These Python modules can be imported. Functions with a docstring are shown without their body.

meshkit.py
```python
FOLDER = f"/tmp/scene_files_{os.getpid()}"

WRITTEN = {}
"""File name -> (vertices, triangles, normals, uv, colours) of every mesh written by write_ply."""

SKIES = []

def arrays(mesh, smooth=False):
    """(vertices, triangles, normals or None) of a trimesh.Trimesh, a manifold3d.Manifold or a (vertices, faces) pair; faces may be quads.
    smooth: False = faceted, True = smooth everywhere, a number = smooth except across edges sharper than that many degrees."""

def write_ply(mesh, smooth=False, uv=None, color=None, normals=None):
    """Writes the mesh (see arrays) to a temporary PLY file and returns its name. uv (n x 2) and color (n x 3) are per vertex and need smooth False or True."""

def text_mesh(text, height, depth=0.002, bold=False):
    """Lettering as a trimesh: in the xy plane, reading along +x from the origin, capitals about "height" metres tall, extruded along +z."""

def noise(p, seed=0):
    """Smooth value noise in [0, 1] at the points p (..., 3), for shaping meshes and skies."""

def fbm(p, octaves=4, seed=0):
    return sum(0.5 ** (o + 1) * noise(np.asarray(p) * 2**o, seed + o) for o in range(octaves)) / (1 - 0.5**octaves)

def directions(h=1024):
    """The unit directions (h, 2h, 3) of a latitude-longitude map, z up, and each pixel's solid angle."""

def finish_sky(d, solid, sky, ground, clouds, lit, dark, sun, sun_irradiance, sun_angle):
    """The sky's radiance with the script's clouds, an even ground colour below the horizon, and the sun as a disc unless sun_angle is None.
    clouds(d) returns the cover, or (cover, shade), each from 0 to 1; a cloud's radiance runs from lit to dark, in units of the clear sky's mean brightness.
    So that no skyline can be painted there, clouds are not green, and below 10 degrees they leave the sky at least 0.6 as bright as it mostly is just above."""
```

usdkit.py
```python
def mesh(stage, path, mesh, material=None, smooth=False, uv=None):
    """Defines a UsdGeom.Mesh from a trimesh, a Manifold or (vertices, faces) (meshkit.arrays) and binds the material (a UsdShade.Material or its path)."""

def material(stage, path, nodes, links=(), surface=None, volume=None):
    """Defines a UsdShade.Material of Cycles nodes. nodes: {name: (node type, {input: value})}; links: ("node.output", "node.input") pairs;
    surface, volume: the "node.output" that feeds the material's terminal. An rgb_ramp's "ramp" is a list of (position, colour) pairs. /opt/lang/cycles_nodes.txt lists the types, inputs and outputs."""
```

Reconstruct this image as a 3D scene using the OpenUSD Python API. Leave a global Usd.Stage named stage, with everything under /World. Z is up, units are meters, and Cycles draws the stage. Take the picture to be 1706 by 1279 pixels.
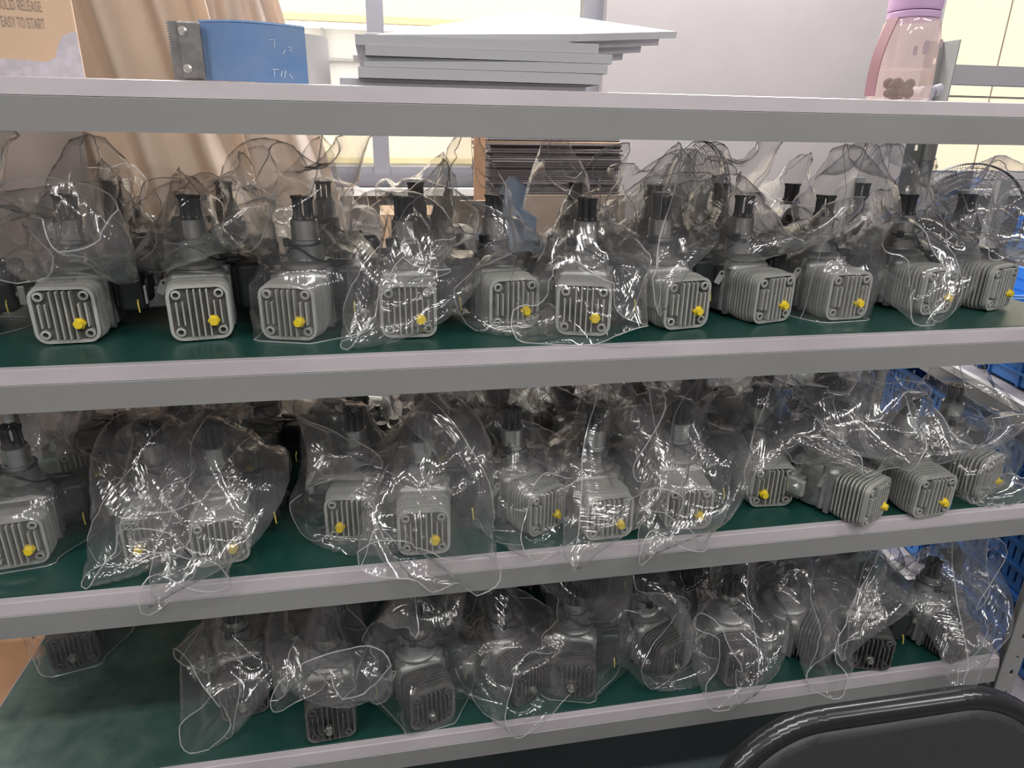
import math, random
import numpy as np
import trimesh
import manifold3d as m3
from shapely.geometry import Polygon, box as sbox, Point
from shapely import affinity
import usdkit, meshkit
from pxr import Gf, Sdf, Usd, UsdGeom, UsdLux, UsdShade

stage = Usd.Stage.CreateInMemory()
UsdGeom.SetStageUpAxis(stage, UsdGeom.Tokens.z)
UsdGeom.SetStageMetersPerUnit(stage, 1.0)
UsdGeom.Xform.Define(stage, '/World'); UsdGeom.Scope.Define(stage, '/World/Looks')
rnd = random.Random(7)

# ------------------------------------------------------------------ camera, daylight, lamps, exposure
EYE = 1.40
RIGHT = np.array([0.98308049, -0.18244926, 0.01627928])
DOWN = np.array([-0.04894591, -0.34729093, -0.93647921])
AHEAD = np.array([0.17651359, 0.91983763, -0.35034509])
cam = UsdGeom.Camera.Define(stage, '/World/camera')
cam.CreateHorizontalApertureAttr(36.0); cam.CreateVerticalApertureAttr(36.0 * 1279 / 1706)
cam.CreateFocalLengthAttr(36.0 * 1145 / 1706)
cam.CreateClippingRangeAttr(Gf.Vec2f(0.02, 200)); cam.CreateExposureAttr(1.0)
cam.AddTransformOp().Set(Gf.Matrix4d(*RIGHT, 0, *(-DOWN), 0, *(-AHEAD), 0, 0, 0, EYE, 1))

sky = UsdLux.DomeLight.Define(stage, '/World/sky')
sky.CreateIntensityAttr(.50); sky.CreateColorAttr(Gf.Vec3f(1.0, 0.955, 0.88))
def ceiling_rect(name, x, y, w, d, power):
    l = UsdLux.RectLight.Define(stage, '/World/' + name)
    l.CreateWidthAttr(w); l.CreateHeightAttr(d); l.CreateIntensityAttr(power); l.CreateColorAttr(Gf.Vec3f(1.0, 0.97, 0.96))
    l.AddTranslateOp().Set(Gf.Vec3d(x, y, 3.12))
LAMPS = [(-1.6, -0.3), (0.6, -0.3), (2.8, -0.3), (-1.6, -2.2), (0.6, -2.2), (2.8, -2.2), (-1.3, 2.3), (0.3, 2.3), (1.9, 2.3)]  # window-side row added and made stronger so bags glow from behind
for i, (x, y) in enumerate(LAMPS):
    ceiling_rect('lamp_light_%03d' % i, x, y, 1.3, .22, 35.0 if y > 0 else 17.0)

# ------------------------------------------------------------------ materials
LOOKS = {}
def look(name, col, rough=.5, metal=0., noise=0., nscale=20., bump=0., bscale=200., spec=.5, coat=0., vary=0., trans=0., translucent=0., stretch=(1, 1, 1), second=None):
    """principled material; noise mixes towards `second` (or a darker tone) in patches, bump roughens, vary shifts the tone from object to object"""
    if name in LOOKS: return LOOKS[name]
    n = {'p': ('principled_bsdf', dict(base_color=col, roughness=rough, metallic=metal, specular_ior_level=spec, coat_weight=coat, transmission_weight=trans)),
         't': ('texture_coordinate', {}), 'map': ('mapping', dict(scale=stretch))}
    l = [('t.object', 'map.vector')]
    src = None
    if noise > 0:
        n['n'] = ('noise_texture', dict(scale=nscale, detail=4., roughness=.6))
        s2 = second or tuple(c * (1 - noise) for c in col)
        n['r'] = ('rgb_ramp', dict(ramp=[(.35, s2), (.62, col)]))
        l += [('map.vector', 'n.vector'), ('n.fac', 'r.fac')]; src = 'r.color'
    if vary > 0:
        n['o'] = ('object_info', {}); n['mr'] = ('map_range', dict(from_min=0., from_max=1., to_min=1 - vary, to_max=1 + vary))
        n['hs'] = ('hsv', dict(hue=.5, saturation=1., fac=1., color=col))
        l += [('o.random', 'mr.value'), ('mr.result', 'hs.value')]
        if src: l.append((src, 'hs.color'))
        src = 'hs.color'
    if src: l.append((src, 'p.base_color'))
    if bump > 0:
        n['bn'] = ('noise_texture', dict(scale=bscale, detail=3.)); n['b'] = ('bump', dict(strength=bump, distance=.002))
        l += [('map.vector', 'bn.vector'), ('bn.fac', 'b.height'), ('b.normal', 'p.normal')]
    out = 'p.BSDF'
    if translucent > 0:
        n['tl'] = ('translucent_bsdf', dict(color=col)); n['mx'] = ('mix_closure', dict(fac=translucent))
        l += [('p.BSDF', 'mx.closure1'), ('tl.BSDF', 'mx.closure2')]
        if src: l.append((src, 'tl.color'))
        out = 'mx.closure'
    LOOKS[name] = usdkit.material(stage, '/World/Looks/' + name, n, l, surface=out)
    return LOOKS[name]

def film_look(name, haze, tint=(.93, .93, .94), rough=.11, refl=1.0, bump=.3, solid=False):
    """thin clear polyethylene: see-through, a little milky, glossy where it turns away"""
    n = {'tr': ('refraction_bsdf', dict(color=(.99, .99, .985), IOR=1.0, roughness=0.)) if solid else ('transparent_bsdf', dict(color=(.992, .992, .988))), 'df': ('diffuse_bsdf', dict(color=tint)), 'tl': ('translucent_bsdf', dict(color=tint)),
         'm0': ('mix_closure', dict(fac=.5)), 'm1': ('mix_closure', dict(fac=haze)), 'gl': ('glossy_bsdf', dict(color=(1, 1, 1), roughness=rough)),
         'lw': ('layer_weight', dict(blend=.5)), 'pw': ('math', dict(math_type='power', value2=3.2)), 'fm': ('math', dict(math_type='multiply_add', value2=refl * .75, value3=.07 * refl, use_clamp=True)), 'm2': ('mix_closure', {}),
         'hz': ('math', dict(math_type='multiply_add', value2=.9 * haze, value3=haze)),
         't': ('texture_coordinate', {}), 'map': ('mapping', dict(scale=(1., 1., .45))), 'n1': ('noise_texture', dict(scale=30., detail=.5)),
         'uv': ('uvmap', dict(attribute='st')), 'map2': ('mapping', dict(scale=(64., 4.5, 1.))), 'n2': ('noise_texture', dict(scale=1.2, detail=.5)),
         'ad': ('math', dict(math_type='multiply_add', value2=.55)), 'b': ('bump', dict(strength=bump, distance=.006))}
    l = [('df.BSDF', 'm0.closure1'), ('tl.BSDF', 'm0.closure2'), ('tr.BSDF', 'm1.closure1'), ('m0.closure', 'm1.closure2'),
         ('lw.facing', 'pw.value1'), ('pw.value', 'fm.value1'), ('pw.value', 'hz.value1'), ('hz.value', 'm1.fac'), ('fm.value', 'm2.fac'), ('m1.closure', 'm2.closure1'), ('gl.BSDF', 'm2.closure2'),
         ('t.object', 'map.vector'), ('map.vector', 'n1.vector'), ('uv.UV', 'map2.vector'), ('map2.vector', 'n2.vector'), ('n2.fac', 'ad.value1'), ('n1.fac', 'ad.value3'), ('ad.value', 'b.height'), ('b.normal', 'gl.normal'), ('b.normal', 'lw.normal')]
    LOOKS[name] = usdkit.material(stage, '/World/Looks/' + name, n, l, surface='m2.closure')
    return LOOKS[name]

FILM = film_look('clear_film', .048)
FILM_REAR = film_look('clear_film_rear', .055, solid=True)
HEM = film_look('film_hem', .40, tint=(.92, .92, .93), rough=.15)
PANE = film_look('window_glass', .0, rough=.02, refl=.6, bump=0., solid=True)
CAST = look('cast_aluminium', (.52, .525, .49), .42, .35, noise=.12, nscale=40, bump=.25, bscale=700, vary=.12)
GAP = look('gap_shade_grey', (.15, .148, .135), .7, .1, noise=.3, nscale=60)  # shade between the fins, put into the colour of core and head plate
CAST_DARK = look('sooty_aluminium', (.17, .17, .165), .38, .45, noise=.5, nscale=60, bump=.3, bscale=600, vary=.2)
MACHINED = look('machined_steel', (.62, .62, .61), .24, .9, noise=.1, nscale=30)
CRANK = look('crankcase_metal', (.36, .365, .36), .36, .6, noise=.25, nscale=45, bump=.2, bscale=500, vary=.12)
RODS = look('black_rods', (.022, .024, .024), .26, .0, spec=.7)
PLASTIC = look('black_plastic', (.018, .022, .023), .4, bump=.1, bscale=900)
YELLOW = look('yellow_plug', (.80, .60, .03), .45)
BRASS = look('brass_wire', (.75, .62, .12), .35, .3)
ZINC = look('zinc_plate', (.72, .72, .69), .3, .8)
CHROME = look('bright_metal', (.62, .61, .57), .22, .85, noise=.35, nscale=80)
DARKHOLE = look('dark_recess', (.03, .03, .03), .7)
RACK = look('grey_rack_paint', (.275, .277, .269), .42, noise=.10, nscale=6, bump=.05, bscale=60, stretch=(.4, 1, 1))
LIP = look('pale_shelf_edge', (.47, .432, .452), .38, noise=.14, nscale=9, stretch=(.5, 1, 1))
def worn_lit_mat():  # left end paled by scuffs and by light from the open end, painted in
    n = {'g': ('geometry', {}), 's': ('separate_xyz', {}), 'mr': ('map_range', dict(from_min=-.28, from_max=-.72, to_min=0., to_max=1., clamp=True)),
         'n': ('noise_texture', dict(scale=17., detail=5., roughness=.6)), 'r': ('rgb_ramp', dict(ramp=[(.25, (.15, .15, .15)), (.80, (.8, .8, .8))])), 'm': ('math', dict(math_type='multiply')),
         'mx': ('mix', dict(color1=(.009, .050, .040), color2=(.20, .25, .225))), 'p': ('principled_bsdf', dict(roughness=.36))}
    return usdkit.material(stage, '/World/Looks/worn_lit_green_mat', n, [('g.position', 's.vector'), ('s.x', 'mr.value'), ('g.position', 'n.vector'), ('n.fac', 'r.fac'), ('mr.result', 'm.value1'), ('r.color', 'm.value2'), ('m.value', 'mx.fac'), ('mx.color', 'p.base_color')], surface='p.BSDF')
WORN_LIT_MAT = worn_lit_mat()
MAT = look('green_mat', (.008, .050, .040), .33, noise=.35, nscale=5, bump=.12, bscale=240, second=(.011, .058, .046))

# ------------------------------------------------------------------ helpers
USED = {}
def numbered(parent, name):
    key = (parent, name); k = USED.get(key, 0); USED[key] = k + 1
    return name if k == 0 else '%s_%03d' % (name, k)
def path_of(p): return '/World' if p is None else (p if isinstance(p, str) else str(p.GetPath()))
def put(name, mesh, mat, parent=None, smooth=35):
    base = path_of(parent)
    return usdkit.mesh(stage, base + '/' + numbered(base, name), mesh, mat, smooth=smooth).GetPrim()
def tag(p, label=None, cat=None, group=None, kind=None):
    for k, v in (('label', label), ('category', cat), ('group', group), ('kind', kind)):
        if v: p.SetCustomDataByKey(k, v)
    return p
def thing(name, label=None, cat=None, loc=(0, 0, 0), rz=0., group=None, kind=None, scale=None):
    x = UsdGeom.Xform.Define(stage, '/World/' + numbered('/World', name))
    x.AddTranslateOp().Set(Gf.Vec3d(*map(float, loc))); x.AddRotateZOp().Set(float(rz))
    if scale: x.AddScaleOp().Set(Gf.Vec3f(*scale))
    return tag(x.GetPrim(), label, cat, group, kind)
def copy_of(proto, name, label, cat, loc, rz, group=None, scale=None):
    o = thing(name, label, cat, loc, rz, group, None, scale)
    o.GetReferences().AddInternalReference(Sdf.Path(proto)); o.SetInstanceable(True)
    return o
def proto(name):
    p = stage.CreateClassPrim('/World/Looks/Kinds') if not stage.GetPrimAtPath('/World/Looks/Kinds') else None
    x = UsdGeom.Xform.Define(stage, '/World/Looks/Kinds/' + name)
    return x.GetPrim()

cat = trimesh.util.concatenate
def T(m, x=0, y=0, z=0):
    m = m.copy(); m.apply_translation((x, y, z)); return m
def R(m, deg, axis=(0, 0, 1), about=(0, 0, 0)):
    m = m.copy(); m.apply_transform(trimesh.transformations.rotation_matrix(math.radians(deg), axis, about)); return m
def tri(man):
    mm = man.to_mesh(); return trimesh.Trimesh(mm.vert_properties[:, :3], mm.tri_verts, process=False)
def bx(x0, x1, y0, y1, z0, z1):
    m = trimesh.creation.box((x1 - x0, y1 - y0, z1 - z0)); m.apply_translation(((x0 + x1) / 2, (y0 + y1) / 2, (z0 + z1) / 2)); return m
def rbox(x0, x1, y0, y1, z0, z1, r=.004, seg=8):
    r = min(r, (x1 - x0) / 2.01, (y1 - y0) / 2.01, (z1 - z0) / 2.01)
    s = m3.Manifold.sphere(r, seg)
    return tri(m3.Manifold.batch_hull([s.translate((x, y, z)) for x in (x0 + r, x1 - r) for y in (y0 + r, y1 - r) for z in (z0 + r, z1 - r)]))
def cyl(r, h, seg=20, r2=None):
    return tri(m3.Manifold.cylinder(h, r, r if r2 is None else r2, seg))
def lathe(prof, seg=24):
    return trimesh.creation.revolve(np.array(prof, float), sections=seg)
def tube(pts, r, seg=6, closed=False):
    p = np.asarray(pts, float); n = len(p)
    tan = (np.roll(p, -1, 0) - np.roll(p, 1, 0)) if closed else np.gradient(p, axis=0)
    tan /= np.linalg.norm(tan, axis=1, keepdims=True) + 1e-12
    u = np.cross(tan[0], (0, 0, 1)); u = u if np.linalg.norm(u) > 1e-3 else np.cross(tan[0], (1, 0, 0)); u /= np.linalg.norm(u)
    rr = np.broadcast_to(r, n); v = []
    for i in range(n):
        u = u - tan[i] * (u @ tan[i]); u /= np.linalg.norm(u) + 1e-12; w = np.cross(tan[i], u)
        a = np.arange(seg) * 2 * np.pi / seg
        v.append(p[i] + rr[i] * (np.cos(a)[:, None] * u + np.sin(a)[:, None] * w))
    v = np.concatenate(v); f = []
    for i in range(n if closed else n - 1):
        j = (i + 1) % n
        for k in range(seg):
            k2 = (k + 1) % seg
            f += [(i * seg + k, i * seg + k2, j * seg + k2), (i * seg + k, j * seg + k2, j * seg + k)]
    if not closed:
        for k in range(1, seg - 1):
            f += [(0, k + 1, k), ((n - 1) * seg, (n - 1) * seg + k, (n - 1) * seg + k + 1)]
    return trimesh.Trimesh(v, f, process=False)
def rrect(w, h, r, q=5):
    return sbox(-w / 2 + r, -h / 2 + r, w / 2 - r, h / 2 - r).buffer(r, quad_segs=q)
def slab_xz(poly, y0, y1):
    """polygon in the x-z plane extruded from y0 to y1"""
    m = trimesh.creation.extrude_polygon(poly, y1 - y0, engine='earcut')
    v = m.vertices.copy(); m.vertices = np.stack([v[:, 0], y1 - v[:, 2], v[:, 1]], 1); return m
def slab_xy(poly, z0, z1):
    return T(trimesh.creation.extrude_polygon(poly, z1 - z0, engine='earcut'), 0, 0, z0)
def wave_sheet(P, thick):
    """closed thin sheet from a grid of points (rows, columns, 3)"""
    a, b = P.shape[:2]; du = np.gradient(P, axis=1); dv = np.gradient(P, axis=0)
    nn = np.cross(du, dv); nn /= np.linalg.norm(nn, axis=-1, keepdims=True) + 1e-9
    v = np.concatenate([(P + nn * thick / 2).reshape(-1, 3), (P - nn * thick / 2).reshape(-1, 3)]); o = a * b; f = []
    for i in range(a - 1):
        for j in range(b - 1):
            p, q, r, s = i * b + j, i * b + j + 1, (i + 1) * b + j + 1, (i + 1) * b + j
            f += [(p, q, r), (p, r, s), (o + p, o + r, o + q), (o + p, o + s, o + r)]
    rim = [(0, j) for j in range(b)] + [(i, b - 1) for i in range(1, a)] + [(a - 1, j) for j in range(b - 2, -1, -1)] + [(i, 0) for i in range(a - 2, 0, -1)]
    rim = [i * b + j for i, j in rim]
    for p, q in zip(rim, rim[1:] + rim[:1]): f += [(p, o + p, o + q), (p, o + q, q)]
    return trimesh.Trimesh(v, f, process=False)
def bag_shapes(kinds, seed=5, M=36, N=52, steps=130, iters=5):
    """drapes a tubular plastic bag, sewn flat at its top end, over the engine's rough shape; returns (V, M, N, 3) vertices"""
    rng = np.random.default_rng(seed)
    V = len(kinds); f = np.float32
    half = np.array([k['w'] for k in kinds], f)          # flat width
    high = np.array([k['h'] for k in kinds], f)
    du = (2 * half / N)[:, None, None]; dv = (high / (M - 1))[:, None, None]
    th = np.arange(N) / N * 2 * np.pi
    P = np.zeros((V, M, N, 3), f)
    for q, k in enumerate(kinds):
        if 'apex' in k:                                   # hangs in a cone from one of its two top corners
            ap = np.array(k['apex'], f); w_ = half[q]; pp = np.where(np.arange(N) <= N // 2, np.arange(N), N - np.arange(N)) / (N // 2) * w_
            side = np.where(np.arange(N) <= N // 2, 1., -1.)
            for i in range(M):
                s = i * high[q] / (M - 1)
                d = np.hypot(pp, s); az = 2 * np.arctan2(s, pp + 1e-6) * side + np.radians(k['seam'])
                ca_ = k.get('cone', .5); zz = ap[2] - d * math.sqrt(1 - ca_ * ca_); out = np.maximum(0, .004 - zz)
                r_ = (d * ca_ + out * .45) * (1 + .07 * np.sin(5 * az + q) * np.minimum(1, d / .2))
                P[q, i, :, 0] = ap[0] + r_ * np.cos(az); P[q, i, :, 1] = ap[1] + r_ * np.sin(az); P[q, i, :, 2] = np.maximum(zz, .004)
            continue
        phi = np.radians(k['seam']); top = k.get('top', .262)
        for i in range(M):
            s = i * high[q] / (M - 1)
            t = min(1.0, s / .16)
            wv = 1 + .06 * np.sin(3 * th + q) * t
            out = max(0, s - top + .01) * .5
            xs = (half[q] / 2 * (1 - t) + (.104 + out) * t) * np.cos(th) * wv
            ys = (.094 + out) * np.sin(th) * t * wv
            z = np.full(N, max(.003, top - s * .97)) + .01 * np.sin(2 * th + q)
            ca = k.get('at', (0, -.02))
            P[q, i, :, 0] = xs * np.cos(phi) - ys * np.sin(phi) + ca[0]
            P[q, i, :, 1] = xs * np.sin(phi) + ys * np.cos(phi) + ca[1]
            P[q, i, :, 2] = z
    P += rng.normal(0, .0008, P.shape).astype(f)
    P[..., 2] = np.maximum(P[..., 2], .001)
    Q = P.copy()
    YLO = np.array([k.get('ylo', -.160) for k in kinds], f)[:, None, None]; LIPY = np.array([k.get('lip', -9) for k in kinds], f)[:, None, None]
    for q, k in enumerate(kinds):                         # a hand-placed bit of the mouth that has slipped over the shelf edge
        k['hold'] = [(row, (P[q, row, :, 1] + 3 * abs(P[q, row, :, 0] - tgt[0])).argmin() / N + 1e-4 if j is None else j, w, tgt, ku) for (row, j, w, tgt, ku) in k['hold']]
    dg = np.sqrt(du**2 + dv**2)
    idx = np.arange(N)
    def solve(A, B, rest, lo=False, k=.5):
        d = B - A
        l = np.sqrt((d * d).sum(-1)) + 1e-9
        c = (l - rest) / l
        if lo: c = np.minimum(c, 0)
        d *= (c * k)[..., None]
        A += d; B -= d
    def along_u(m, rest, lo, k):
        # pairs j, j+m around the tube
        B = np.roll(P, -m, 2)
        d = B - P
        l = np.sqrt((d * d).sum(-1)) + 1e-9
        c = (l - rest) / l
        if lo: c = np.minimum(c, 0)
        d *= (c * k)[..., None]
        P[...] += d - np.roll(d, m, 2)
    def along_v(m, rest, lo, k):
        for o in range(2):
            st = o * m
            rows = np.concatenate([np.arange(r, min(r + m, M - m)) for r in range(st, M - m, 2 * m)]) if st < M - m else []
            if len(rows):
                A, B = P[:, rows], P[:, rows + m]
                solve(A, B, rest, lo, k)
                P[:, rows] = A; P[:, rows + m] = B
    def shear():
        for sgn in (1, -1):
            for o in range(2):
                A = P[:, o:M - 1:2]; Bf = P[:, o + 1:M:2][:, :A.shape[1]]
                Br = np.roll(Bf, -sgn, 2)
                d = Br - A; l = np.sqrt((d * d).sum(-1)) + 1e-9
                d *= ((l - dg) / l * .35)[..., None]
                A += d; Bf -= np.roll(d, sgn, 2)
    def box(c, h, r=.006):
        d = P - np.array(c, f); hh = np.array(h, f) + r
        pen = hh - np.abs(d)
        ins = (pen > 0).all(-1)
        if ins.any():
            p = pen[ins]; dd = d[ins]
            p2 = p.copy(); p2[:, 2] = np.where(dd[:, 2] < 0, 9, p2[:, 2])
            ax = p2.argmin(1); r_ = np.arange(len(p))
            mv = np.zeros_like(p); mv[r_, ax] = np.sign(dd[r_, ax]) * p2[r_, ax]
            P[ins] += mv
    def cyl(cx, cy, r, z0, z1):
        dx = P[..., 0] - cx; dy = P[..., 1] - cy; rr = np.sqrt(dx * dx + dy * dy) + 1e-9
        ins = (rr < r) & (P[..., 2] < z1) & (P[..., 2] > z0)
        if ins.any():
            up = (z1 - P[..., 2]) < (r - rr)
            i1 = ins & up; P[..., 2][i1] = z1
            if i1.any():
                for ax in (0, 1): P[..., ax][i1] += .7 * (Q[..., ax][i1] - P[..., ax][i1])
            i2 = ins & ~up; s = (r / rr)[i2]
            P[..., 0][i2] = cx + dx[i2] * s; P[..., 1][i2] = cy + dy[i2] * s
    grav = np.array([0, 0, -.00017], f)
    for t in range(steps):
        vel = (P - Q) * (.95 if t < steps * .75 else .8)
        Q[...] = P
        P += vel + grav
        for q, k in enumerate(kinds):                     # where the film stands up by itself or was pushed by a hand
            if t < steps * k.get('until', 1):
                for (row, j, w, tgt, ku) in k['hold']:
                    js = (np.arange(-w, w + 1) + int(j * N)) % N
                    P[q, row, js] += (np.array(tgt, f) - P[q, row, js]) * ku
        for it in range(iters):
            along_u(1, du, False, .4); along_v(1, dv, False, .45)
            shear()
            along_u(2, du * 1.86, True, .2); along_v(2, dv * 1.86, True, .3)
            along_u(4, du * 3.6, True, .25); along_v(4, dv * 3.75, True, .3); along_v(9, dv * 8.3, True, .3); along_u(7, du * 5.6, True, .2)
            r0 = P[:, 0]; m = (r0 + r0[:, (-idx) % N]) / 2; P[:, 0] = m
            box((0, -.062, .045), (.047, .047, .045)); box((.085, .0, .070), (.033, .044, .042)); box((-.066, .022, .048), (.032, .030, .030))
            cyl(0, .01, .056, -1, .115); cyl(0, 0, .032, -1, .222)
            for ax, lo_, hi_ in ((0, -.108, .124), (1, YLO, .125)):
                np.minimum(P[..., ax], hi_ + .2 * (P[..., ax] - hi_), out=P[..., ax], where=P[..., ax] > hi_); np.maximum(P[..., ax], lo_ + .2 * (P[..., ax] - lo_), out=P[..., ax], where=P[..., ax] < lo_)
            ground = np.where(P[..., 1] < LIPY, np.float32(-.034), np.float32(.0012)); low = P[..., 2] < ground; P[..., 2][low] = ground[low]
            for ax in (0, 1): P[..., ax][low] += .5 * (Q[..., ax][low] - P[..., ax][low])
    return P
def corner(x, y, z, seam, w=.31, h=.37, more=(), cone=.5):
    return dict(w=w, h=h, seam=seam, apex=(x, y, z), cone=cone, hold=[(0, 0, 0, (x, y, z), .5)] + list(more))
KINDS = [corner(.045, .0, .262, 30), corner(-.02, -.01, .276, 200), corner(.02, .05, .254, 100),
 dict(w=.29,h=.35,seam=40,top=.235,hold=[]),
 corner(.0, .0, .244, -60, more=[(0, .5, 0, (.10, .05, .20), .2)]),
 dict(w=.30,h=.36,seam=0,top=.24,hold=[(0,.25,2,(0.02,.0,.252),.2)]),
 corner(.035, -.03, .250, 150, w=.33, h=.40, more=[(34, .75, 2, (.03, -.155, .05), .1)]),
 corner(-.04, .02, .243, -20, more=[(35, .3, 2, (.09, -.15, .05), .12)]),
 corner(.0, .03, .282, 260, w=.30), corner(.05, .03, .256, 70, more=[(0, .5, 0, (-.06, -.06, .235), .25)]),
 dict(corner(.03, .01, .262, 45, w=.33, h=.42, more=[(35, None, 1, (.055, -.170, -.014), .2)]), ylo=-.185, lip=-.140),
 dict(corner(-.02, .02, .258, 160, w=.33, h=.42, more=[(35, None, 1, (.070, -.168, -.014), .2)]), ylo=-.185, lip=-.134),
 dict(corner(.02, -.01, .266, 250, w=.32, h=.42, more=[(35, None, 1, (.03, -.168, -.018), .2)]), ylo=-.185, lip=-.134)]
# ------------------------------------------------------------------ the room
FLOORM = look('floor_epoxy', (.085, .105, .108), .35, noise=.2, nscale=3)
WALLM = look('wall_paint', (.345, .318, .318), .8, noise=.05, nscale=4)
SILLW = look('white_sill', (.82, .80, .77), .5)
CEILM = look('ceiling_paint', (.75, .74, .72), .8)
FRAME = look('window_frame_grey', (.20, .20, .225), .45)
FRAME2 = look('window_frame_pale', (.50, .48, .49), .45)
WY = 3.2
tag(put('floor', bx(-4, 5, -4, WY, -.1, 0), FLOORM, smooth=False), kind='structure')
tag(put('ceiling', bx(-4, 5, -4, WY, 3.2, 3.3), CEILM, smooth=False), kind='structure')
tag(put('wall_left', bx(-4.1, -4, -4, WY, 0, 3.2), WALLM, smooth=False), kind='structure')
tag(put('wall_right', bx(5, 5.1, -4, WY, 0, 3.2), WALLM, smooth=False), kind='structure')
tag(put('wall_front', bx(-4.1, 5.1, -4.1, -4, 0, 3.2), WALLM, smooth=False), kind='structure')
WIN = [(-1.9, 1.0, 1.14, 2.7), (2.62, 4.3, 1.14, 2.7)]
ww = []
xs = [-4.1, WIN[0][0], WIN[0][1], WIN[1][0], WIN[1][1], 5.1]
for k in (0, 2, 4): ww.append(bx(xs[k], xs[k + 1], WY, WY + .22, 0, 3.2))
for (a, b, c, d) in WIN: ww += [bx(a, b, WY, WY + .22, 0, c), bx(a, b, WY, WY + .22, d, 3.2)]
tag(put('wall_back', cat(ww), WALLM, smooth=False), kind='structure')
for k, (a, b, c, d) in enumerate(WIN):
    w = thing('window_%d' % (k + 1), kind='structure', loc=(0, WY + .05, 0))
    fm = FRAME if k == 0 else FRAME2
    put('window_frame', cat([bx(a, a + .07, 0, .07, c, d), bx(b - .085, b, 0, .07, c, d), bx(a, b, 0, .07, d - .07, d), bx(a, b, 0, .07, c + .02, c + .085)]), fm, w, smooth=False)
    mulls = [-.97, -.0 + .018] if k == 0 else [3.46]
    for x in mulls: put('mullion', bx(x - .035, x + .035, -.005, .065, c + .02, d - .05), fm, w, smooth=False)
    put('bottom_rail', bx(a, b, -.012, .05, c + .0, c + .05), look('rail_dark', (.16, .155, .175), .5) if k == 0 else fm, w, smooth=False)
    edges = [a + .06] + mulls + [b - .07]
    for x0, x1 in zip(edges[:-1], edges[1:]):
        put('pane', bx(x0, x1, .030, .034, c + .06, d - .06), PANE, w, smooth=False)
    put('sill', bx(a - .02, b + .02, -.12, .0, c - .03, c), SILLW, w, smooth=False)
# outside
tag(put('ground', bx(-30, 40, WY + .3, 40, -.3, -.2), look('concrete_yard', (.55, .53, .48), .9), smooth=False), kind='structure')
fb = thing('factory_building', 'cream factory hall with a pale yellow eaves strip and white ribbon windows outside', 'building', (0, 9, -.2))
CREAMW = look('cream_cladding', (.78, .70, .58), .7)
put('wall', cat([bx(-9, 4.4, 0, .3, 2.75, 5.5), bx(-9, 4.4, .05, .3, 0, .95), bx(-9, 4.4, 0, .3, 1.20, 2.0)]), CREAMW, fb, smooth=False)
put('eaves_strip', bx(-9, 4.4, -.10, .0, 2.68, 2.75), look('yellow_strip', (.66, .55, .36), .6), fb, smooth=False)
put('low_strip', bx(-9, 4.4, -.08, .0, 1.16, 1.22), look('yellow_strip2', (.62, .54, .34), .6), fb, smooth=False)
put('low_band', bx(-9, 4.4, .02, .05, .5, 1.16), look('grey_cladding', (.60, .58, .56), .7), fb, smooth=False)
GL = look('pale_glazing', (.66, .66, .66), .3)
MU = look('pale_mullion', (.36, .36, .37), .6)
for i in range(24):
    x = -8.8 + i * .55
    if x > 4.1: break
    wn = put('window', cat([bx(x - .022, x + .022, -.02, .1, 2.0, 2.62), bx(x, x + .55, -.015, .1, 2.28, 2.31)]), MU, fb, smooth=False)
    put('pane', bx(x + .02, x + .53, .05, .07, 2.0, 2.62), GL, wn, smooth=False)
fb2 = thing('panel_building', 'cream panelled building with thin dark joints outside the right window', 'building', (0, 8.2, -.2))
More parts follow.
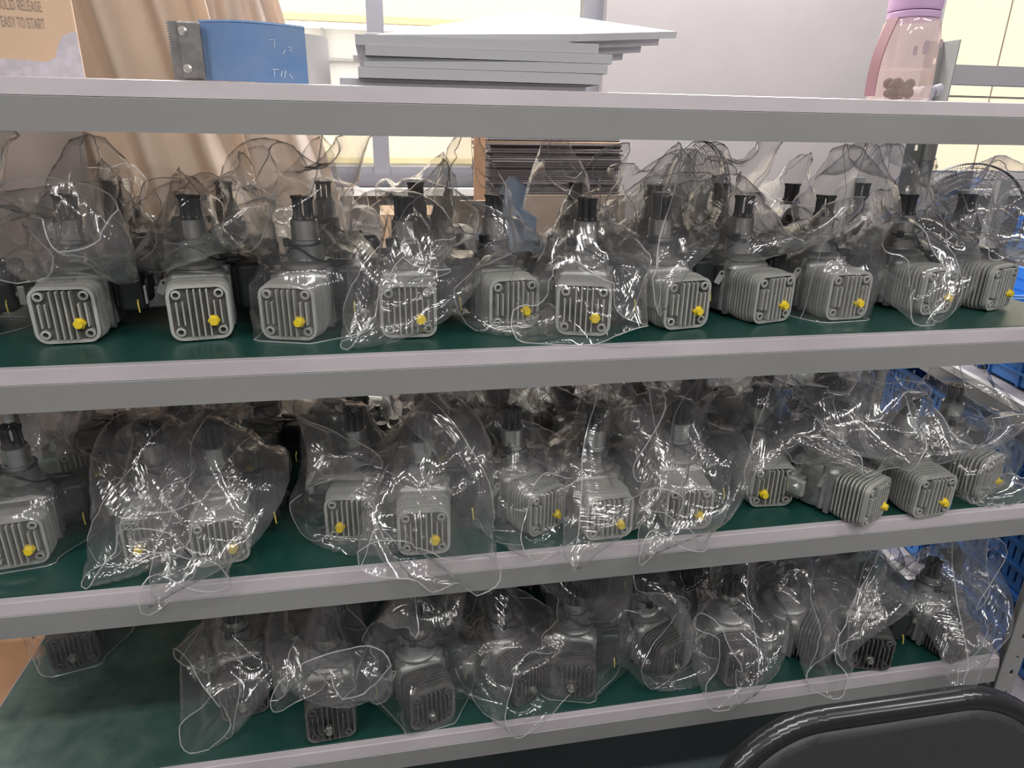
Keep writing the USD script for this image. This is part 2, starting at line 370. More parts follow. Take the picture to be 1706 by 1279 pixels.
put('wall', bx(4.5, 16, .02, .5, 0, 6), look('joint_tone', (.10, .095, .085), .8), fb2, smooth=False)
for i in range(7):
    for j in range(5):
        x0 = 4.5 + i * 1.6; z0 = -.55 + j * 1.3
        put('panel', bx(x0 + .012, x0 + 1.588, 0, .05, max(0, z0 + .012), z0 + 1.288), look('panel_cream', (.56, .485, .39), .7), fb2, smooth=False)
# ceiling lamps (the lights stand at the top of the script)
for i, (x, y) in enumerate(LAMPS):
    c = thing('ceiling_lamp', 'white batten lamp on the ceiling, %s row, %s of its row' % ('added window-side' if y > 0 else 'middle' if y > -1 else 'rearmost', ('leftmost', 'middle', 'rightmost')[i % 3]), 'lamp', (x, y, 3.2), group='ceiling batten lamps')
    put('housing', rbox(-.66, .66, -.12, .12, -.07, 0, .01), SILLW, c)

# ------------------------------------------------------------------ the storage rack
X0, X1, Y0, Y1 = -.795, 1.318, 1.0, 1.62
TOPS = [1.448, 1.074, .695, .303]
rack = thing('storage_rack', 'long grey four tier steel shelving rack holding the bagged engines', 'rack', (0, 0, 0))
def post(x0, x1, y0, y1, yflange, xflange, ztop, n):
    """slotted angle post: a flange facing front or back and one facing sideways"""
    pl = m3.Manifold.cube((x1 - x0, .003, ztop)).translate((x0, yflange, 0))
    for k in range(n):
        z = .06 + k * .10
        if z > ztop - .05: break
        for dz, w, h, dx in ((0, .010, .014, .0), (.045, .007, .008, .002)):
            pl -= m3.Manifold.cube((w, .02, h)).translate(((x0 + x1) / 2 - w / 2 + .006 + dx, yflange - .008, z + dz))
    side = m3.Manifold.cube((.003, y1 - y0, ztop)).translate((xflange, y0, 0))
    return tri(pl + side)
put('post', post(1.318, 1.368, .994, 1.045, .994, 1.365, 1.61, 40), RACK, rack, smooth=False)
put('post', post(1.318, 1.368, 1.58, 1.632, 1.629, 1.365, 1.61, 40), RACK, rack, smooth=False)
put('post', post(-.845, -.795, .994, 1.045, .994, -.845, 1.61, 40), RACK, rack, smooth=False)
put('post', post(-.845, -.795, 1.58, 1.632, 1.629, -.845, 1.61, 40), RACK, rack, smooth=False)
for z in TOPS:
    prof = Polygon([(0, -.0625), (0, -.0225), (.003, -.0205), (.003, -.019), (.012, -.019), (.012, -.0625)])
    m = trimesh.creation.extrude_polygon(prof, X1 - X0, engine='earcut'); v = m.vertices
    m.vertices = np.stack([v[:, 2] + X0, v[:, 0] + Y0, v[:, 1] + z], 1)
    put('front_beam', m, RACK, rack, smooth=False)
    prof = Polygon([(.0012, -.0208), (.0055, -.0012), (.008, 0), (.020, 0), (.020, -.003), (.0095, -.003), (.006, -.0208)])
    m = trimesh.creation.extrude_polygon(prof, X1 - X0, engine='earcut'); v = m.vertices
    m.vertices = np.stack([v[:, 2] + X0, v[:, 0] + Y0, v[:, 1] + z], 1)
    put('shelf_edge', m, LIP, rack, smooth=False)
    put('shelf_board', bx(X0, X1, Y0 + .013, Y1 - .013, z - .02, z - .003), LIP, rack, smooth=False)
    put('back_beam', bx(X0, X1, Y1 - .012, Y1, z - .0625, z - .001), RACK, rack, smooth=False)
    for x in (X0, X1 - .012): put('side_beam', bx(x, x + .012, Y0 + .014, Y1 - .014, z - .0625, z - .021), RACK, rack, smooth=False)
MATZ = {}
for s, z, nm in ((2, TOPS[1], 'second shelf from the top'), (3, TOPS[2], 'third shelf from the top'), (4, TOPS[3], 'bottom shelf, left end paled by wear and painted light')):
    m = put('shelf_mat', rbox(X0 + .004, X1 - .004, Y0 + .021, Y1 - .016, z - .0026, z + .0005, .0014, 6), WORN_LIT_MAT if s == 4 else MAT, smooth=False)
    tag(m, 'dark green rubber mat on the ' + nm, 'mat'); MATZ[s] = z + .0005
# ------------------------------------------------------------------ the engines
def engine(pname, dark=False, plug=1, seed=0):
    p = proto(pname); r = random.Random(seed)
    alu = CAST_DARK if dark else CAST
    ZC = .045
    # finned barrel: square plates with rounded corners round a core, then the head with upright fins
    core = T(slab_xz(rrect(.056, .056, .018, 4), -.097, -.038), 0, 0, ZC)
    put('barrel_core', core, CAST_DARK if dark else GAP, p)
    for k in range(8):
        y = -.0415 - k * .0073; s = .088 + .004 * math.sin(k / 7 * math.pi)
        put('cooling_fin', T(slab_xz(rrect(s + .002, s, .017, 4), y - .0025, y), 0, 0, ZC), alu, p)
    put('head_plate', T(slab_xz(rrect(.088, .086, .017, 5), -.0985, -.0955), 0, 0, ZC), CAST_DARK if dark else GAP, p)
    for k in range(8):
        x = -.0315 + k * .009
        cut = 0 if abs(x) < .022 else .019
        put('head_fin', rbox(x - .0014, x + .0014, -.112 + abs(x) * .06, -.097, ZC - .0375 + cut, ZC + .0375 - cut, .001, 5), alu, p, smooth=20)
    put('head_rim', T(slab_xz(rrect(.090, .088, .018, 5).difference(rrect(.080, .078, .013, 5)), -.105, -.097), 0, 0, ZC), alu, p)
    for sx in (-1, 1):
        for sz in (-1, 1):
            b = put('bolt_boss', T(R(lathe([(0, 0), (.0072, 0), (.0072, .009), (.0042, .0095), (.0040, .003), (0, .003)], 14), 90, (1, 0, 0)), sx * .0305, -.0975, ZC + sz * .0295), alu, p)
            put('screw', T(R(cyl(.0036, .0045, 6), 90, (1, 0, 0)), sx * .0305, -.0985, ZC + sz * .0295), DARKHOLE, b)
    px, pz = .019 * plug, ZC - .013
    sp = put('spark_plug_cap' if not dark else 'spark_plug', T(R(cat([cyl(.0092, .007, 6), T(cyl(.0075, .008, 12, .006), 0, 0, .006)]), 90, (1, 0, 0)), px, -.104, pz), CHROME if dark else YELLOW, p)
    if not dark: tag(sp, 'yellow plug in the cylinder head')
    # crankcase, neck, sleeve
    body = m3.Manifold.batch_hull([m3.Manifold.sphere(.014, 12).translate(v) for v in [(x, y, z) for x in (-.034, .034) for y in (-.03, .038) for z in (.017, .085)]])
    body += m3.Manifold.cylinder(.1, .047, .044, 28).translate((0, .006, .008))
    body += m3.Manifold.cube((.098, .010, .084), True).translate((0, -.034, .047))
    for x, y in ((-.043, .03), (.043, .03), (-.043, -.02), (.043, -.02)):
        body += m3.Manifold.cylinder(.092, .008, .007, 10).translate((x, y, .01))
    put('crankcase', tri(body), CRANK, p)
    put('neck', lathe([(.0, .100), (.043, .100), (.043, .106), (.038, .110), (.030, .1125), (.0285, .118), (.0275, .134), (.0265, .1365), (.0265, .140), (0, .140)], 32), CRANK, p)
    for a in (20, 140, 260): put('neck_rib', R(bx(-.0015, .0015, -.0315, -.02, .108, .137), a), CRANK, p, smooth=False)
    top = .215 if not dark else .197
    put('sleeve', lathe([(.0, .139), (.0238, .139), (.0238, .1435), (.0222, .145), (.0218, .160), (.0218, top - .040), (.0205, top - .0385), (.0175, top - .0385), (.0175, top - .05), (0, top - .05)], 36), MACHINED if not dark else CHROME, p)
    n = 6
    for k in range(n):
        a = 2 * math.pi * k / n + .3; h = top - r.uniform(0, .003)
        put('rod', T(lathe([(0, top - .052), (.0058, top - .052), (.0058, top - .040), (.0066, top - .0385), (.0066, top - .036), (.0043, top - .032), (.0042, h - .007), (.0062, h - .003), (.0062, h), (.0035, h), (.003, h - .004), (0, h - .004)], 12), .0122 * math.cos(a), .0122 * math.sin(a), 0), RODS, p)
    # tie, cable, black housing, intake, tag
    th = np.linspace(0, 2 * np.pi, 40, endpoint=False)
    put('cable_tie', cat([tube(np.stack([.0262 * np.cos(th), .0262 * np.sin(th), .1405 + .004 * np.sin(th * 1 + seed)], 1), .0022, 6, True),
                          R(rbox(-.036, -.0255, -.012, .001, .134, .1475, .002), 25 + seed * 7)]), PLASTIC, p)
    t = np.linspace(0, 1, 22)
    put('cable', tube(np.stack([-.03 + .075 * t, -.030 * np.sin(t * math.pi) - .004, .122 + .012 * np.sin(t * 5)], 1), .0019, 6), PLASTIC, p)
    put('coil_arm', cat([rbox(.030, .075, -.004, .012, .098, .112, .004), rbox(.060, .082, -.008, .022, .085, .107, .004)]), PLASTIC, p)
    hs = put('black_housing', cat([rbox(.058, .100, -.040, .040, .028, .106, .009), rbox(.052, .062, -.034, .034, .034, .100, .006)]), PLASTIC, p)
    put('housing_lid', cat([T(R(lathe([(0, 0), (.031, 0), (.031, .006), (.026, .012), (.012, .014), (0, .014)], 24), 90, (0, 1, 0)), .098, .0, .066), rbox(.104, .118, -.010, .004, .058, .070, .003)]), PLASTIC, hs)
    put('wire_end', tube([(.088, -.040, .05), (.089, -.046, .043), (.090, -.047, .030)], .0014, 5), BRASS, p)
    ca = put('carburettor' if dark else 'intake_block', cat([rbox(-.088, -.050, .010, .048, .030, .068, .004), T(cyl(.012, .02, 14), -.07, .03, .062)]), CHROME if dark else CRANK, p)
    put('cover_plate', cat([R(rbox(-.094, -.082, -.004, .030, .040, .072, .002), 0), T(R(cyl(.006, .006, 10), -90, (0, 1, 0)), -.094, .012, .056)]), ZINC, ca)
    if dark:
        for k in range(5):
            put('fitting', T(cyl(.004, .012, 8), -.088 + .009 * k, .006 + .004 * (k % 2), .024 + .008 * (k % 3)), CHROME, ca)
    tg = slab_xz(Point(0, 0).buffer(.006, 6).union(sbox(-.006, -.020, .006, 0)).difference(Point(0, 0).buffer(.0028, 6)), -.0008, .0008)
    put('tag_plate', T(R(R(tg, 25, (0, 1, 0)), -20), -.053, -.022, .078), ZINC, p, smooth=False)
    return str(p.GetPath())
KIND = [engine('engine_plug_right', plug=1, seed=0), engine('engine_plug_left', plug=-1, seed=2), engine('engine_dark', dark=True, plug=-.2, seed=4)]
# ------------------------------------------------------------------ the plastic bags
SHAPES = bag_shapes(KINDS)
def film_mesh(nm, v, f, uv, mat, p):
    base = str(p.GetPath()); used, f = np.unique(f, return_inverse=True); f = f.reshape(-1, 3); v, uv = v[used], uv[used]
    usdkit.mesh(stage, base + '/' + numbered(base, nm), trimesh.Trimesh(v, f, process=False), mat, smooth=True, uv=uv)
def bag_proto(q, rear=False):
    P = SHAPES[q].astype(float); M, N = P.shape[:2]
    p = proto('bag_%d%s' % (q, '_rear' if rear else ''))
    i, j = np.meshgrid(np.arange(M - 1), np.arange(N), indexing='ij'); j2 = (j + 1) % N
    a, b, c, d = i * N + j, i * N + j2, (i + 1) * N + j2, (i + 1) * N + j
    alt = ((i + j) % 2 == 0)[..., None]
    f = np.concatenate([np.where(alt, np.stack([a, b, c], -1), np.stack([a, b, d], -1)).reshape(-1, 3), np.where(alt, np.stack([a, c, d], -1), np.stack([b, c, d], -1)).reshape(-1, 3)])
    uu = 1 - np.abs(np.arange(N) / N * 2 - 1); uv = np.stack([np.broadcast_to(uu, (M, N)), np.broadcast_to((np.arange(M) / M)[:, None], (M, N))], -1).reshape(-1, 2) + q
    v = P.reshape(-1, 3); back = v[f].mean(1)[:, 1] > .012
    if rear:
        for nm, ff, mt in (('film', f[~back], FILM), ('film_back', f[back], FILM_REAR)):
            film_mesh(nm, v, ff, uv, mt, p)
    else:
        film_mesh('film', v, f, uv, FILM, p)
    put('mouth_edge', tube(P[-1], .0011, 5, True), HEM, p)
    put('top_seam', tube(P[0, :N // 2 + 1], .0011, 5), HEM, p)
    for c in (0, N // 2): put('side_fold', tube(P[:, c], .0007, 4), HEM, p)
    return str(p.GetPath())
BAGS = [bag_proto(q) for q in range(len(KINDS))]
BAGS_REAR = [bag_proto(q, True) for q in range(len(KINDS))]

NTH = ['first', 'second', 'third', 'fourth', 'fifth', 'sixth', 'seventh', 'eighth', 'ninth', 'tenth', 'eleventh', 'twelfth', 'thirteenth', 'fourteenth']
SHELF = {2: 'second shelf from top', 3: 'third shelf from top', 4: 'bottom shelf'}
# shelf, row, x, y, turn, engine kind, bag kind
FRONT = {2: [(-.690, 1.245, 5, 0, 3), (-.487, 1.224, 4.7, 0, 6), (-.302, 1.216, 10, 0, 4), (-.124, 1.196, -14.5, 0, 5), (.039, 1.188, -1, 0, 0), (.196, 1.216, 10.8, 0, 1), (.348, 1.160, -15, 0, 2), (.492, 1.179, 10, 0, 8), (.657, 1.196, 15, 0, 4), (.825, 1.201, 5, 0, 3), (1.011, 1.214, 13.9, 0, 9), (1.158, 1.229, 18.9, 0, 7)],
         3: [(-.638, 1.205, 10, 0, 3), (-.409, 1.185, 2.3, 1, 0), (-.306, 1.158, 8.5, 0, 10), (-.067, 1.197, -6, 1, 1), (.053, 1.134, -3, 0, 11), (.224, 1.159, 30, 0, 2), (.376, 1.130, 2.8, 0, 12), (.548, 1.137, -5.7, 0, 10), (.745, 1.190, -4.2, 1, 8), (.855, 1.092, 27.6, 0, 7), (1.025, 1.106, 4, 0, 4), (1.168, 1.149, 23.6, 0, 1)],
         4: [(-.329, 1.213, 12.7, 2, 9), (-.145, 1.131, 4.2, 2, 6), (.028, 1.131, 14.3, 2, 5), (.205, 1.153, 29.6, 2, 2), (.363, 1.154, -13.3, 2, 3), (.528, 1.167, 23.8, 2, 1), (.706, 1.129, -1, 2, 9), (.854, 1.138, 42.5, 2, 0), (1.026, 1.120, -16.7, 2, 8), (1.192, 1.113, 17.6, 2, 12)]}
BACK = {2: [(-.509, 1.50, 20, 0, 4), (-.302, 1.49, -40, 0, 0), (-.112, 1.51, 15, 0, 8), (.075, 1.49, 30, 0, 0), (.420, 1.50, 10, 0, 1), (.575, 1.427, 5, 0, 7), (.757, 1.49, -20, 0, 5), (.927, 1.48, 25, 0, 9), (1.121, 1.50, 10, 0, 3)],
        3: [(-.638, 1.469, 16.5, 0, 1), (-.440, 1.46, 30, 0, 4), (-.262, 1.45, -25, 0, 8), (-.075, 1.48, 160, 0, 0), (.085, 1.45, 20, 1, 5), (.245, 1.47, -70, 0, 3), (.40, 1.45, 10, 0, 9), (.565, 1.44, 45, 0, 7), (.74, 1.47, -15, 0, 1), (.905, 1.44, 30, 0, 2), (1.08, 1.45, 15, 0, 8)],
        4: [(-.711, 1.409, 16.5, 2, 3), (-.30, 1.46, 30, 2, 1), (-.09, 1.45, -20, 2, 5), (.13, 1.44, 15, 2, 4), (.32, 1.46, 60, 2, 0), (.50, 1.42, -35, 2, 8), (.70, 1.44, 25, 2, 9), (.92, 1.45, 40, 2, 3), (1.12, 1.43, 10, 2, 7)]}
for rowname, table in (('front', FRONT), ('back', BACK)):
    for s, rows in table.items():
        for k, (x, y, turn, kind, bag) in enumerate(rows):
            tone = 'sooty dark' if kind == 2 else 'pale grey'
            look_ = {0: 'with a yellow plug', 1: 'with plug at left', 2: 'with a bright carburettor'}[kind]
            where = '%s from left, %s row, %s' % (NTH[k], rowname, SHELF[s])
            grp = 'bagged engines on the ' + SHELF[s]
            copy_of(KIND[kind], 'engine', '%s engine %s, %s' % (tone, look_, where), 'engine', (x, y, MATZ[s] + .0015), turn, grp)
            copy_of((BAGS if rowname == 'front' else BAGS_REAR)[bag], 'plastic_bag', '%s clear bag over engine %s' % ({3: 'round-topped', 5: 'round-topped', 6: 'loosely open', 7: 'loosely open', 10: 'overhanging', 11: 'overhanging', 12: 'overhanging'}.get(bag, 'peaked'), where), 'plastic bag', (x, y, MATZ[s]), turn + rnd.uniform(-4, 4), 'clear plastic bags on the ' + SHELF[s])
# ------------------------------------------------------------------ on the top shelf
ZT = TOPS[0] + .0012
KRAFT = look('kraft_board', (.66, .47, .32), .8, noise=.08, nscale=12)
INK = look('faded_ink', (.36, .29, .24), .8)
FOAMW = look('white_foam', (.47, .47, .49), .75, bump=.08, bscale=500, translucent=.12)
WORN = look('lilac_film', (.58, .54, .58), .35, noise=.2, nscale=60, bump=.3, bscale=180)
bxo = thing('carton', 'kraft cardboard carton with faded printing at the left end of the top shelf', 'cardboard box', (-.374, 1.078, ZT), 19)
put('carton_body', rbox(-.205, 0, 0, .26, 0, .36, .003), KRAFT, bxo)
put('flap_seam', bx(-.205, 0, .128, .132, .3602, .3608), INK, bxo, smooth=False)
pts = [(-.2045, .0005), (-.0005, .0005), (-.0005, .056), (-.006, .056), (-.017, .050), (-.024, .039), (-.029, .025), (-.040, .019), (-.09, .021), (-.14, .024), (-.2045, .027)]
put('worn_film', slab_xz(Polygon(pts), -.0012, .0), WORN, bxo, smooth=False)
for txt, h, x, z in (('SOLID RELEASE', .0115, -.164, .077), ('EASY TO START', .0115, -.163, .0575)):
    m = meshkit.text_mesh(txt, h, .0004); m.apply_transform(trimesh.transformations.rotation_matrix(math.pi / 2, (1, 0, 0)))
    w_ = m.bounds[1, 0]; m.apply_scale((.046 / w_, 1, 1)); m.apply_translation((-.034 - .046, -.0003, z)); put('lettering', m, INK, bxo, smooth=False)

# blue cutter with a roll
td = thing('tape_cutter', 'blue tape cutter with a toothed steel edge and a pale roll behind', 'tape dispenser', (-.19, 1.03, ZT), 0)
BLUE = look('worn_blue_plastic', (.13, .245, .47), .42, noise=.25, nscale=14, second=(.19, .29, .46), bump=.05, bscale=90)
STEEL = look('dull_steel', (.36, .35, .34), .38, .7, noise=.3, nscale=50)
def arc_plate(xa, xb, z0, z1, bow, th, n=14, ztilt=0.):
    P = np.zeros((9, n, 3))
    for i, v in enumerate(np.linspace(0, 1, 9)):
        for j, u in enumerate(np.linspace(0, 1, n)):
            P[i, j] = (xa + (xb - xa) * u, bow(u), z0 + (z1 - z0) * v + ztilt * u)
    return wave_sheet(P, th)
bow = lambda u: .034 - .034 * math.sin(math.pi * (u * .8 + .12))
put('cover', arc_plate(-.028, .102, .0015, .0715, bow, .004, ztilt=-.002), BLUE, td)
put('cover_rim', tube([(-.028 + .13 * u, bow(u), .071 - .002 * u) for u in np.linspace(0, 1, 16)], .0026, 6), BLUE, td)
teeth = [(-.028, .001), (-.028, .070)] + [q for i in range(23) for q in ((-.066, .0695 - i * .003), (-.0625, .068 - i * .003))] + [(-.058, .001)]
pl = slab_xz(Polygon(teeth).buffer(0), -.0012, .0012); pl = T(pl, 0, .012, 0)
bl = put('toothed_blade', pl, STEEL, td, smooth=False)
put('blade_clamp', rbox(-.052, -.024, .004, .0115, .003, .069, .002), STEEL, td)
for z in (.058, .014):
    put('rivet', T(R(lathe([(0, 0), (.0055, 0), (.0055, .001), (.003, .003), (0, .003)], 14), 90, (1, 0, 0)), -.045, .0042, z), ZINC, bl)
rl = put('roll', T(lathe([(.022, 0), (.052, 0), (.052, .062), (.022, .062), (.022, 0)], 40), .078, .07, .0005), look('pale_roll', (.60, .58, .57), .6), td)
put('core_ring', T(lathe([(.019, -.0004), (.022, -.0004), (.022, .0626), (.019, .0626), (.019, -.0004)], 32), .078, .07, .0005), KRAFT, rl)
SCR = look('white_scratch', (.72, .75, .78), .6)
for s in ([(.060, .051), (.066, .0515), (.0655, .043)], [(.075, .036), (.078, .040)], [(.081, .044), (.086, .044), (.083, .040), (.087, .0385)], [(.060, .016), (.068, .0165)], [(.0625, .0165), (.0620, .007)], [(.070, .008), (.072, .015)], [(.074, .007), (.0765, .016)], [(.080, .012), (.084, .006)]):
    put('scratch', tube([(x, bow((x + .028) / .13) - .0024, z) for x, z in s], .0005, 4), SCR, td)

# foam sheets: a straight pile and a slanted fanned pile above it
LOW = [(-.045, .300, 1.040, .42, .000, .009, 0.), (-.022, .318, 1.030, .43, .0092, .014, .6), (-.010, .330, 1.032, .43, .0234, .013, -.4), (-.012, .332, 1.030, .42, .0366, .0125, .8), (-.022, .314, 1.034, .42, .0493, .013, .2)]
ORD = ['lowest', 'second', 'third', 'fourth', 'fifth', 'sixth', 'seventh', 'eighth', 'topmost']
for k, (x0, x1, y0, d, z, t, a) in enumerate(LOW):
    P = np.zeros((8, 24, 3))
    for i, v in enumerate(np.linspace(0, 1, 8)):
        for j, u in enumerate(np.linspace(0, 1, 24)):
            P[i, j] = (x0 + (x1 - x0) * u, y0 + d * v, z + t / 2)
    m = wave_sheet(P, t * .97); m.apply_transform(trimesh.transformations.rotation_matrix(math.radians(a), (0, 0, 1), ((x0 + x1) / 2, 1.25, 0)))
    tag(put('foam_sheet', T(m, 0, 0, ZT), FOAMW, smooth=30), '%s white foam sheet of the straight pile on the top shelf' % ORD[k], 'foam sheet', 'white foam sheets on the top shelf')
Lc, Pk, Rc, Fc = (np.array(q) for q in ((.006, 1.22, 1.527), (.293, 1.40, 1.597), (.477, 1.15, 1.541), (.285, 1.045, 1.519)))
for k in range(4):
    sh = np.array((-.012 * (3 - k), .004 * (3 - k), -.0098 * (3 - k))); cut = 1 - .10 * (3 - k)
    P = np.zeros((14, 14, 3))
    for i, v in enumerate(np.linspace(0, 1, 14)):
        for j, u in enumerate(np.linspace(0, cut, 14)):
            P[i, j] = (Fc * (1 - u) + Rc * u) * (1 - v) + (Lc * (1 - u) + Pk * u) * v + sh
    tag(put('foam_sheet', wave_sheet(P, .0095), FOAMW, smooth=30), '%s white foam sheet of the slanted fanned pile on top' % ('lowest', 'second', 'third', 'topmost')[k], 'foam sheet', 'white foam sheets on the top shelf')
tag(put('foam_block', rbox(-.01, .30, 1.24, 1.46, 1.5105, 1.537, .003), FOAMW), 'white foam offcut propping up the rear of the slanted sheets', 'foam sheet')

# pink drinking bottle
bt = thing('water_bottle', 'pink see-through drinking bottle with lilac lid at the right of the top shelf', 'bottle', (.836, 1.075, ZT), 8)
PINK = film_look('pink_clear_plastic', .17, tint=(.95, .62, .58), rough=.06, refl=.9, bump=.05)
LILAC = look('lilac_plastic', (.55, .36, .56), .35)
def squircle_loft(levels, n=36, p=3.2, cap=True):
    th = np.linspace(0, 2 * np.pi, n, endpoint=False); v = []
    for (z, a, b) in levels:
        c, s = np.cos(th), np.sin(th); r = (np.abs(c / a) ** p + np.abs(s / b) ** p) ** (-1 / p)
        v.append(np.stack([r * c, r * s, np.full(n, z)], 1))
    v = np.concatenate(v); f = []; L = len(levels)
    for i in range(L - 1):
        for k in range(n):
            k2 = (k + 1) % n; f += [(i * n + k, i * n + k2, (i + 1) * n + k2), (i * n + k, (i + 1) * n + k2, (i + 1) * n + k)]
    if cap:
        f += [(0, k + 1, k) for k in range(1, n - 1)] + [((L - 1) * n, (L - 1) * n + k, (L - 1) * n + k + 1) for k in range(1, n - 1)]
    return trimesh.Trimesh(v, f, process=False)
put('bottle_body', squircle_loft([(0, .034, .034), (.004, .041, .040), (.03, .0415, .0405), (.09, .0395, .039), (.112, .036, .036), (.120, .031, .031)]), PINK, bt)
put('tea', squircle_loft([(.005, .037, .036), (.047, .0372, .0362)]), film_look('pale_tea', .10, tint=(.8, .7, .6), refl=.3, bump=0.), bt)
LEAF = look('tea_leaves', (.05, .06, .045), .8)
lv = [T(R(R(trimesh.creation.icosphere(1, .006 + .003 * rnd.random()), rnd.uniform(0, 90), (1, 0, 0)), rnd.uniform(0, 90)), rnd.uniform(-.024, .016), rnd.uniform(-.018, .018), .010 + rnd.random() ** 1.6 * .018) for _ in range(36)]
tag(put('tea_leaves', cat(lv), LEAF, bt), kind='stuff')
put('lid_collar', squircle_loft([(.117, .034, .034), (.119, .036, .036), (.126, .036, .036), (.128, .0345, .0345)], p=2.4), LILAC, bt)
put('lid', squircle_loft([(.129, .0355, .0355), (.133, .037, .037), (.165, .0375, .0375), (.172, .033, .033)], p=2.3), LILAC, bt)
th = np.linspace(-.5 * np.pi, .5 * np.pi, 14)
put('lid_loop', tube(np.stack([.036 + .013 * np.cos(th), 0 * th, .142 + .013 * np.sin(th)], 1), .0035, 7), look('violet_grey_plastic', (.22, .19, .30), .4), bt)
put('carry_strap', wave_sheet(np.array([[(-.038 - .008 * math.sin(u * 3.14) - .020 * (1 - u), yy, .006 + .112 * u) for u in np.linspace(0, 1, 14)] for yy in (-.010, 0, .010)]), .0022), look('dusky_pink_strap', (.31, .165, .185), .6), bt)
for x, z, r_ in ((-.006, .075, .010), (.022, .082, .006), (-.026, .07, .007)):
    put('faded_print', T(R(slab_xy(Point(0, 0).buffer(r_, 4).intersection(affinity.scale(Point(0, 0).buffer(r_, 4), .6, 1.6)), 0, .0004), 90, (1, 0, 0)), x, -.0412, z), look('grey_print', (.42, .33, .36), .6), bt)

# light blue plastic sack standing among the bags
m = squircle_loft([(0, .060, .030), (.05, .072, .040), (.10, .068, .038), (.14, .054, .030), (.17, .038, .020), (.20, .022, .011), (.225, .010, .005)], n=40, p=2.2)
v = m.vertices; m.vertices = v + (meshkit.noise(v * 30, 3)[:, None] - .5) * .040 * np.array([1, 1, .5]) * (v[:, 2:] > .002)
sk = thing('blue_sack', 'light blue plastic sack standing in the back row gap behind the front engines', 'plastic sack', (.282, 1.50, MATZ[2] + .0005), -8)
put('sack_film', m, look('light_blue_film', (.74, .84, .97), .25, translucent=.5), sk, smooth=40)

ft = thing('pipe_fitting', 'small grey ribbed pipe fitting behind the pink bottle', 'fitting', (.915, 1.12, ZT + .0135), 0)
GREYP = look('grey_fitting', (.30, .30, .34), .45)
put('fitting_body', R(lathe([(0, -.022), (.012, -.022), (.0135, -.015), (.012, -.008), (.0135, 0), (.012, .007), (.0135, .014), (.0, .014)], 18), 90, (1, 0, 0)), GREYP, ft)
put('side_branch', R(lathe([(0, 0), (.007, 0), (.007, .022), (.009, .023), (.009, .036), (0, .036)], 14), 75, (0, 1, 0)), GREYP, ft)

# ------------------------------------------------------------------ behind the rack
CREAM = look('cream_cloth', (.84, .72, .60), .85, noise=.06, nscale=5, bump=.1, bscale=150, translucent=.45)
MAUVE = look('dusty_pink_cloth', (.47, .40, .365), .85, noise=.1, nscale=4, translucent=.2)
GREYC = look('grey_cover', (.26, .24, .24), .8, noise=.2, nscale=6)
def cloth(xl0, xl1, xr0, xr1, y, ztop, depth, freq, slant, seed, zbot=.02):
    P = np.zeros((46, 60, 3))
    for i, v in enumerate(np.linspace(0, 1, 46)):
        xl = xl0 + (xl1 - xl0) * v; xr = xr0 + (xr1 - xr0) * v
        for j, u in enumerate(np.linspace(0, 1, 60)):
            ph = freq * (u + slant * v) + seed
            w = (math.sin(ph * 6.28) * .6 + math.sin(ph * 10.1 + 1.3) * .4) * depth * (.35 + .65 * v)
            w -= abs(math.sin(ph * 3.9 + seed)) ** 3 * depth * .8
            P[i, j] = (xl + (xr - xl) * u, y + w, ztop + (zbot - ztop) * v)
    return wave_sheet(P, .004)
tag(put('dust_cover', cloth(-2.2, -2.2, -.70, -.70, 1.95, 2.15, .035, 3, .1, .3), MAUVE, smooth=60), 'dusty pink cloth cover hanging behind the left end of the rack', 'cloth')
tag(put('cream_cover', cloth(-.86, -.68, -.46, -.14, 2.02, 2.15, .055, 3, -.35, .7), CREAM, smooth=60), 'cream cloth hung in slanting folds left of the window', 'cloth')
tag(put('cream_sack', cloth(-.43, -.50, -.34, .16, 2.12, 2.15, .045, 2.6, -.25, 2.1), look('pale_sacking', (.88, .78, .70), .8, noise=.06, nscale=7, translucent=.4), smooth=60), 'pale cream sheet sloping down to the right before the window', 'cloth')
tag(put('grey_cover', cloth(-.86, -.86, -.30, -.30, 2.26, 2.1, .03, 4, .0, .9), GREYC, smooth=60), 'grey sheet filling the gap between the two cream cloths', 'cloth')  # dark grey sheet filling the gap between the cream cloths
for (x0, x1, y, z) in ((-2.3, -.42, 2.05, 2.16),):
    rl_ = thing('garment_rail', 'plain steel rail carrying the hanging cloths behind the rack', 'rail', (0, 0, 0))
    put('rail', R(T(cyl(.014, x1 - x0, 12), 0, 0, 0), 90, (0, 1, 0)).apply_translation((x0, y, z)), STEEL, rl_)
    for x in (x0 + .03, x1 - .03): put('upright', T(cyl(.014, z, 12), x, y, 0), STEEL, rl_)
    for x in (x0 + .03, x1 - .03): put('foot', rbox(x - .02, x + .02, y - .25, y + .25, 0, .03, .006), STEEL, rl_)

